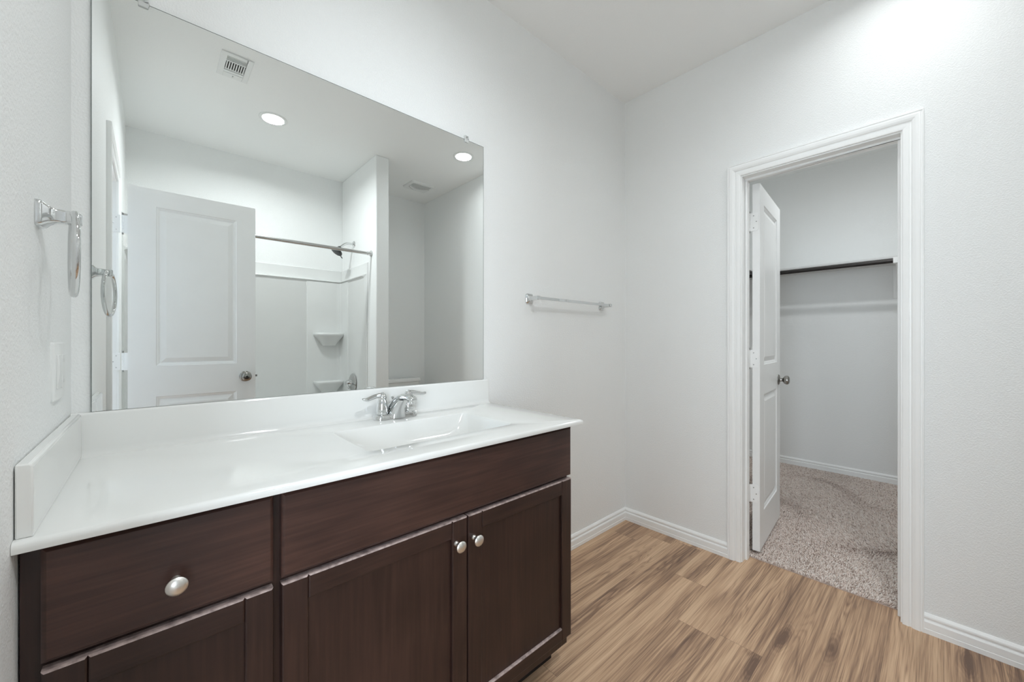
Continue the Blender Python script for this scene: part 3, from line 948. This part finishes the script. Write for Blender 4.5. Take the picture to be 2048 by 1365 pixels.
# ---------------------------------------------------------------- bathtub and surround (seen in the mirror)
TX0, TX1, TY0, TY1 = XW + 0.0005, -0.9155, -2.6095, -1.835
TH = 0.43
tub = thing('bathtub', 'white alcove bathtub behind the open entry door', 'bathtub', ((TX0 + TX1) / 2, (TY0 + TY1) / 2, 0))
tc = ((TX0 + TX1) / 2, (TY0 + TY1) / 2)
tw, td = TX1 - TX0, TY1 - TY0


def tring(ins, z, r):
    return [(x, y, z) for x, y in rrect(tc[0], tc[1], tw - 2 * ins, td - 2 * ins, r, 8)]


obj('basin', MB().rings([tring(0.0, 0.0, 0.002), tring(0.0, TH - 0.03, 0.002), tring(0.0, TH - 0.004, 0.003), tring(0.004, TH, 0.006), tring(0.075, TH, 0.12), tring(0.085, TH - 0.01, 0.12),
                         tring(0.11, TH - 0.15, 0.13), tring(0.15, 0.10, 0.14), tring(0.20, 0.07, 0.14)]), M['acrylic'], tub, angle=40)
obj('drain', MB().lathe([(0.03, 0), (0.03, 0.003), (0.0, 0.004)], (-1.25, tc[1], 0.0705), (0, 0, 1), 24), M['chrome'], tub)

su = thing('tub_surround', 'white moulded shower surround panels with corner shelves, seen in the mirror', 'shower surround', (tc[0], -2.6, TH))
ST = 1.858
LZ = 1.748
SP = [(0.0, TH), (0.016, TH), (0.016, LZ - 0.012), (0.018, LZ - 0.008), (0.030, LZ - 0.004), (0.032, LZ), (0.030, LZ + 0.006), (0.013, LZ + 0.012), (0.010, LZ + 0.018), (0.010, ST - 0.003), (0.007, ST), (0.0, ST)]
XP = -0.9155
YB = -2.6095
obj('back_panel', MB().prism(SP, lambda p, a: (a, YB + p[0], p[1]), TX0, XP), M['acrylic'], su, angle=30)
# side panel with a swept front edge
sd = MB()
sec = []
for (t, z) in SP:
    yf = -1.985 if z > LZ + 0.01 else (-2.035 if z > LZ - 0.02 else -2.02)
    if z >= ST - 0.01:
        yf = -1.965
    sec.append((t, z, yf))
sd.rings([[(XP - t, YB + 0.010, z) for t, z, yf in sec], [(XP - t, yf, z) for t, z, yf in sec]])
obj('end_panel', sd, M['acrylic'], su, angle=30)
obj('end_panel', MB().prism(SP, lambda p, a: (TX0 + p[0], a, p[1]), YB + 0.010, -2.0), M['acrylic'], su, angle=30)
# front return flange of the end panel
obj('flange', MB().rings([[(XP - t, y, z) for t, y in ((0.0, -2.03), (0.0135, -2.03), (0.0135, -1.995), (0.006, -1.985), (0.0, -1.985))] for z in (TH, LZ - 0.01)]), M['acrylic'], su, angle=30)
# corner tower carrying the shelves
obj('corner_column', MB().rings([[(x, y, z) for x, y in ((XP - 0.016, YB + 0.016), (XP - 0.016, YB + 0.21), (XP - 0.022, YB + 0.205), (XP - 0.024, YB + 0.05), (XP - 0.034, YB + 0.030), (XP - 0.06, YB + 0.0235),
                                                                                (-1.236, YB + 0.0235), (-1.243, YB + 0.016))] for z in (TH, LZ - 0.014)]), M['acrylic'], su, smooth=False)


def corner_shelf(z):
    rings = []
    for k, (dz, sc) in enumerate(((0.0, 0.92), (-0.004, 0.98), (-0.012, 1.0), (-0.022, 0.99), (-0.030, 0.95), (-0.055, 0.80), (-0.085, 0.62), (-0.110, 0.50), (-0.122, 0.44))):
        r = []
        n = 24
        cx_, cy_ = -1.052, YB + 0.0225
        for i in range(n + 1):
            g = pi * i / n
            c_, s_ = cos(g), sin(g)
            r.append((cx_ + 0.135 * sc * (abs(c_) ** 0.45) * (1 if c_ > 0 else -1), cy_ + 0.105 * sc * (s_ ** 0.55 if s_ > 0 else 0), z + dz))
        rings.append(r)
    return MB().rings(rings)


obj('corner_shelf', corner_shelf(1.250), M['acrylic'], su, angle=45)
obj('corner_shelf', corner_shelf(0.795), M['acrylic'], su, angle=45)

# shower rod
ROY, ROZ = -1.905, 1.922
ro = thing('shower_rod', 'straight chrome shower curtain rod across the tub, seen in the mirror', 'shower rod', (-1.68, ROY, ROZ))
obj('tube', MB().cyl((XW + 0.0015, ROY, ROZ), (-0.917, ROY, ROZ), 0.0135, 24), M['satin'], ro)
for xx, s in ((-0.9155, -1), (XW + 0.0005, 1)):
    obj('flange', MB().lathe([(0.026, 0.0), (0.027, 0.004), (0.024, 0.009), (0.018, 0.014), (0.0155, 0.030), (0.0155, 0.034)], (xx, ROY, ROZ), (s, 0, 0), 28), M['chrome'], ro)

# shower head
SY, SZ = -2.300, 2.075
sh = thing('fixed_shower', 'black-faced shower head on a curved chrome arm, seen in the mirror', 'shower head', (-0.915, SY, SZ))
obj('flange', MB().lathe([(0.0, 0.0), (0.031, 0.0), (0.030, 0.003), (0.022, 0.008), (0.011, 0.010)], (-0.9152, SY, SZ), (-1, 0, 0), 28), M['chrome'], sh)
pts = []
for k in range(13):
    u = k / 12
    a = radians(42) * max(0, min(1, (u - 0.3) / 0.5))
    if k == 0:
        p = Vector((-0.917, SY, SZ))
    else:
        p = pts[-1] + Vector((-cos(a), 0, -sin(a))) * 0.0112
    pts.append(p)
obj('arm', MB().tube(pts, 0.0105, 16), M['chrome'], sh)
e_ = pts[-1]
obj('swivel', MB().lathe([(0.008, 0.0), (0.016, 0.004), (0.0185, 0.012), (0.016, 0.020), (0.010, 0.026)], e_, (-0.62, 0, -0.78), 24), M['black'], sh)
ax = Vector((-0.62, 0.08, -0.78)).normalized()
hp = e_ + ax * 0.022
hd = obj('shower_head', MB().lathe([(0.012, 0.0), (0.020, 0.010), (0.040, 0.020), (0.052, 0.028), (0.054, 0.036), (0.052, 0.040)], hp, ax, 36), M['black'], sh)
obj('spray_face', MB().lathe([(0.050, 0.0402), (0.046, 0.043), (0.0, 0.044)], hp, ax, 36), plain('grey rubber nozzles', (0.06, 0.06, 0.062), rough=0.5, vary=0.4, vscale=160), hd)
obj('selector', MB().cyl(hp + ax * 0.034 + Vector((0, 0, -0.050)) + Vector((0.034, 0, 0.012)), hp + ax * 0.034 + Vector((0.05, 0, -0.058)), 0.004, 10), M['black'], hd)

# tub valve
VY, VZ = -2.262, 0.790
va = thing('tub_valve', 'round chrome tub valve with a lever handle, seen low in the mirror', 'tub valve', (-0.94, VY, VZ))
XV = -0.9402
obj('escutcheon', MB().lathe([(0.0, 0.0), (0.084, 0.0), (0.083, 0.004), (0.070, 0.009), (0.062, 0.010), (0.055, 0.014), (0.030, 0.018)], (XV, VY, VZ), (-1, 0, 0), 40), M['satin'], va)
hb = obj('handle', MB().lathe([(0.030, 0.014), (0.029, 0.030), (0.024, 0.050), (0.019, 0.060), (0.010, 0.066), (0.0, 0.067)], (XV, VY, VZ), (-1, 0, 0), 28), M['chrome'], va)
obj('lever', MB().tube([(XV - 0.050, VY + 0.005, VZ - 0.004), (XV - 0.058, VY + 0.025, VZ - 0.018), (XV - 0.062, VY + 0.050, VZ - 0.032), (XV - 0.062, VY + 0.075, VZ - 0.042)], [0.010, 0.009, 0.009, 0.007], 14), M['chrome'], hb)

# toilet: lid and tank top show in the mirror
tx = -0.385
to = thing('toilet', 'white toilet in the alcove beside the tub, only its tank lid in the mirror', 'toilet', (tx, -2.25, 0))
obj('tank', MB().rings([[(p[0], p[1], z) for p in rrect(tx, -2.497, w, d, 0.03, 6)] for w, d, z in ((0.36, 0.15, 0.38), (0.40, 0.165, 0.42), (0.43, 0.18, 0.60), (0.44, 0.184, 0.738))]), M['china'], to, angle=40)
obj('tank_lid', MB().rings([[(p[0], p[1], z) for p in rrect(tx, -2.494, w, d, 0.03, 6)] for w, d, z in ((0.45, 0.194, 0.7385), (0.464, 0.206, 0.744), (0.464, 0.206, 0.764), (0.455, 0.197, 0.772), (0.44, 0.18, 0.774))]), M['china'], to, angle=40)
bo = []
for z, yc, w, d in ((0.0, -2.24, 0.22, 0.44), (0.03, -2.24, 0.21, 0.42), (0.15, -2.22, 0.20, 0.40), (0.26, -2.19, 0.26, 0.46), (0.35, -2.165, 0.35, 0.50), (0.385, -2.16, 0.37, 0.51), (0.395, -2.16, 0.365, 0.505)):
    bo.append([(tx + w / 2 * cos(g), yc + d / 2 * sin(g), z) for g in [2 * pi * k / 40 for k in range(40)]])
for z, w, d in ((0.395, 0.25, 0.36), (0.33, 0.22, 0.31), (0.25, 0.12, 0.17)):
    bo.append([(tx + w / 2 * cos(g), -2.14 + d / 2 * sin(g), z) for g in [2 * pi * k / 40 for k in range(40)]])
obj('bowl', MB().rings(bo), M['china'], to, angle=40)
obj('bowl_back', MB().box(tx - 0.12, tx + 0.12, -2.58, -2.36, 0.20, 0.385), M['china'], to, bevel=0.02, seg=4)
st = []
for z, s in ((0.396, 1.0), (0.412, 1.0), (0.418, 0.97), (0.425, 0.94)):
    st.append([(tx + 0.185 * s * cos(g), -2.155 + 0.245 * s * sin(g), z) for g in [2 * pi * k / 40 for k in range(40)]])
obj('seat_lid', MB().rings(st), M['plastic'], to, angle=40)
obj('flush_lever', MB().cyl((tx - 0.16, -2.405, 0.68), (tx - 0.16, -2.390, 0.68), 0.008, 14).tube([(tx - 0.16, -2.390, 0.68), (tx - 0.12, -2.388, 0.672), (tx - 0.09, -2.388, 0.668)], [0.006, 0.005, 0.005], 12), M['chrome'], to)

# ---------------------------------------------------------------- closet fittings
SZ0, SZ1 = 1.803, 1.819
cs = thing('closet_shelf', 'white closet shelf along the back wall', 'shelf', (1.99, -0.8, SZ0))
obj('board', MB().box(1.842, CX1 - 0.0005, CY0 + 0.0005, CY1 - 0.0005, SZ0, SZ1), M['shelf'], cs, bevel=0.001)
obj('cleat', MB().box(CX1 - 0.019, CX1 - 0.0005, CY0 + 0.001, CY1 - 0.001, SZ0 - 0.012, SZ0 - 0.0002), M['shelf'], cs)
cs2 = thing('closet_shelf', 'white closet shelf along the left side wall behind the open door', 'shelf', (1.0, -0.10, SZ0))
obj('board', MB().box(0.35, 1.8415, CY1 - 0.303, CY1 - 0.0005, SZ0, SZ1), M['shelf'], cs2, bevel=0.001)


def bracket(y, dirx=True, label='', base=None):
    """shelf-and-rod bracket: wall leg, arm under the shelf and a hook for the rod"""
    t = thing('shelf_bracket', label, 'bracket', base)
    def mp(a, h, z):
        return (CX1 - 0.0005 - a, y + h, z) if dirx else (y + h, CY1 - 0.0005 - a, z)
    def bx(a0, a1, h0, h1, z0, z1):
        p, q = mp(a0, h0, z0), mp(a1, h1, z1)
        return (min(p[0], q[0]), max(p[0], q[0]), min(p[1], q[1]), max(p[1], q[1]), z0, z1)
    w = 0.014
    obj('wall_leg', MB().box(*bx(0.0, 0.006, -0.034, 0.034, 1.520, 1.788)), M['trim'], t, bevel=0.0015)
    obj('arm', MB().box(*bx(0.020, 0.300, -w * 0.5, w * 0.5, SZ0 - 0.010, SZ0 - 0.0005)), M['trim'], t, bevel=0.0015)
    g = MB()
    a0, z0, a1, z1 = 0.004, 1.56, 0.255, 1.793
    g.rings([[mp(a0, -w * .4, z0), mp(a0, w * .4, z0), mp(a0, w * .4, z0 + 0.02), mp(a0, -w * .4, z0 + 0.02)],
             [mp(a1, -w * .4, z1 - 0.014), mp(a1, w * .4, z1 - 0.014), mp(a1, w * .4, z1), mp(a1, -w * .4, z1)]])
    obj('brace', g, M['trim'], t, smooth=False)
    obj('rod_hook', MB().box(*bx(0.3395, 0.3455, -w, w, 1.759, SZ0 - 0.0005)).box(*bx(0.29, 0.3395, -w, w, 1.759, 1.7622)), M['trim'], t, bevel=0.0015)
    return t


RXX, RZZ = CX1 - 0.322, 1.779
bracket(-1.180, True, 'white shelf bracket on the closet back wall beside the right jamb', (CX1, -1.180, 1.52))
rd = thing('closet_rod', 'dark closet rod under the back shelf', 'closet rod', (RXX, -0.8, RZZ))
obj('tube', MB().cyl((RXX, CY0 + 0.001, RZZ), (RXX, CY1 - 0.001, RZZ), 0.0165, 24), M['bronze'], rd)
RYY = CY1 - 0.322
bracket(1.45, False, 'white shelf bracket on the closet left wall, a sliver past the door hinges', (1.45, CY1, 1.52))
rd2 = thing('closet_rod', 'dark closet rod under the left side shelf, glimpsed past the door hinges', 'closet rod', (1.0, RYY, RZZ))
obj('tube', MB().cyl((0.36, RYY, RZZ), (RXX - 0.018, RYY, RZZ), 0.0165, 24), M['bronze'], rd2)

# ---------------------------------------------------------------- carpet pile
rng = np.random.default_rng(3)
sp_c = 0.0062
gx = np.arange(0.0945, CX1 - 0.018, sp_c)
gy = np.arange(CY0 + 0.02, CY1 - 0.018, sp_c)
X, Y = np.meshgrid(gx, gy, indexing='ij')
X = X.ravel() + rng.uniform(-0.5, 0.5, X.size) * sp_c * 0.9
Y = Y.ravel() + rng.uniform(-0.5, 0.5, Y.size) * sp_c * 0.9
keep = ~((Y < DR + 0.003) & (X < TW + 0.003)) & ~((Y > DL - 0.003) & (X < TW + 0.003))
X, Y = X[keep], Y[keep]
X = np.maximum(X, 0.0925)
n = X.size
# the pile leans different ways where it was walked on
def field(x, y, seed):
    r = np.random.default_rng(seed)
    f = np.zeros_like(x)
    for _ in range(7):
        k = r.uniform(2.0, 7.5)
        a = r.uniform(0, 2 * pi)
        f += np.sin(k * (x * cos(a) + y * sin(a)) + r.uniform(0, 2 * pi))
    return f / 7
la = 3.4 + 2.6 * np.tanh(4.5 * field(X, Y, 5))
lean = 0.0105 * (0.75 + 0.5 * np.tanh(4 * field(X, Y, 9)))
lx = np.cos(la) * lean + rng.normal(0, 0.0028, n)
ly = np.sin(la) * lean + rng.normal(0, 0.0028, n)
hh = 0.0100 + rng.uniform(-0.0016, 0.0020, n)
r0 = 0.0030 + rng.uniform(-0.0005, 0.0007, n)
ang = rng.uniform(0, 2 * pi, n)
V = np.zeros((n, 7, 3))
for k in range(3):
    g = ang + k * 2 * pi / 3
    V[:, k, 0] = X + r0 * np.cos(g)
    V[:, k, 1] = Y + r0 * np.sin(g)
    V[:, k, 2] = 0.003
    V[:, 3 + k, 0] = X + lx * 0.5 + 1.15 * r0 * np.cos(g + 0.6)
    V[:, 3 + k, 1] = Y + ly * 0.5 + 1.15 * r0 * np.sin(g + 0.6)
    V[:, 3 + k, 2] = 0.004 + hh * 0.62
V[:, 6, 0] = X + lx
V[:, 6, 1] = Y + ly
V[:, 6, 2] = 0.004 + hh
tri = np.array([[0, 1, 4], [0, 4, 3], [1, 2, 5], [1, 5, 4], [2, 0, 3], [2, 3, 5], [3, 4, 6], [4, 5, 6], [5, 3, 6]])
F = (np.arange(n)[:, None, None] * 7 + tri[None]).reshape(-1, 3)
me = bpy.data.meshes.new('carpet')
me.vertices.add(n * 7)
me.vertices.foreach_set('co', V.reshape(-1).astype(np.float32))
me.loops.add(F.size)
me.loops.foreach_set('vertex_index', F.reshape(-1).astype(np.int32))
me.polygons.add(len(F))
me.polygons.foreach_set('loop_start', (np.arange(len(F)) * 3).astype(np.int32))
me.polygons.foreach_set('loop_total', np.full(len(F), 3, np.int32))
me.update(calc_edges=True)
me.validate()
me.polygons.foreach_set('use_smooth', np.ones(len(me.polygons), bool))
me.materials.append(M['carpet'])
cp = bpy.data.objects.new('carpet', me)
COL.objects.link(cp)
cp['label'] = 'beige cut-pile carpet covering the closet floor'
cp['category'] = 'carpet'
cp['kind'] = 'stuff'
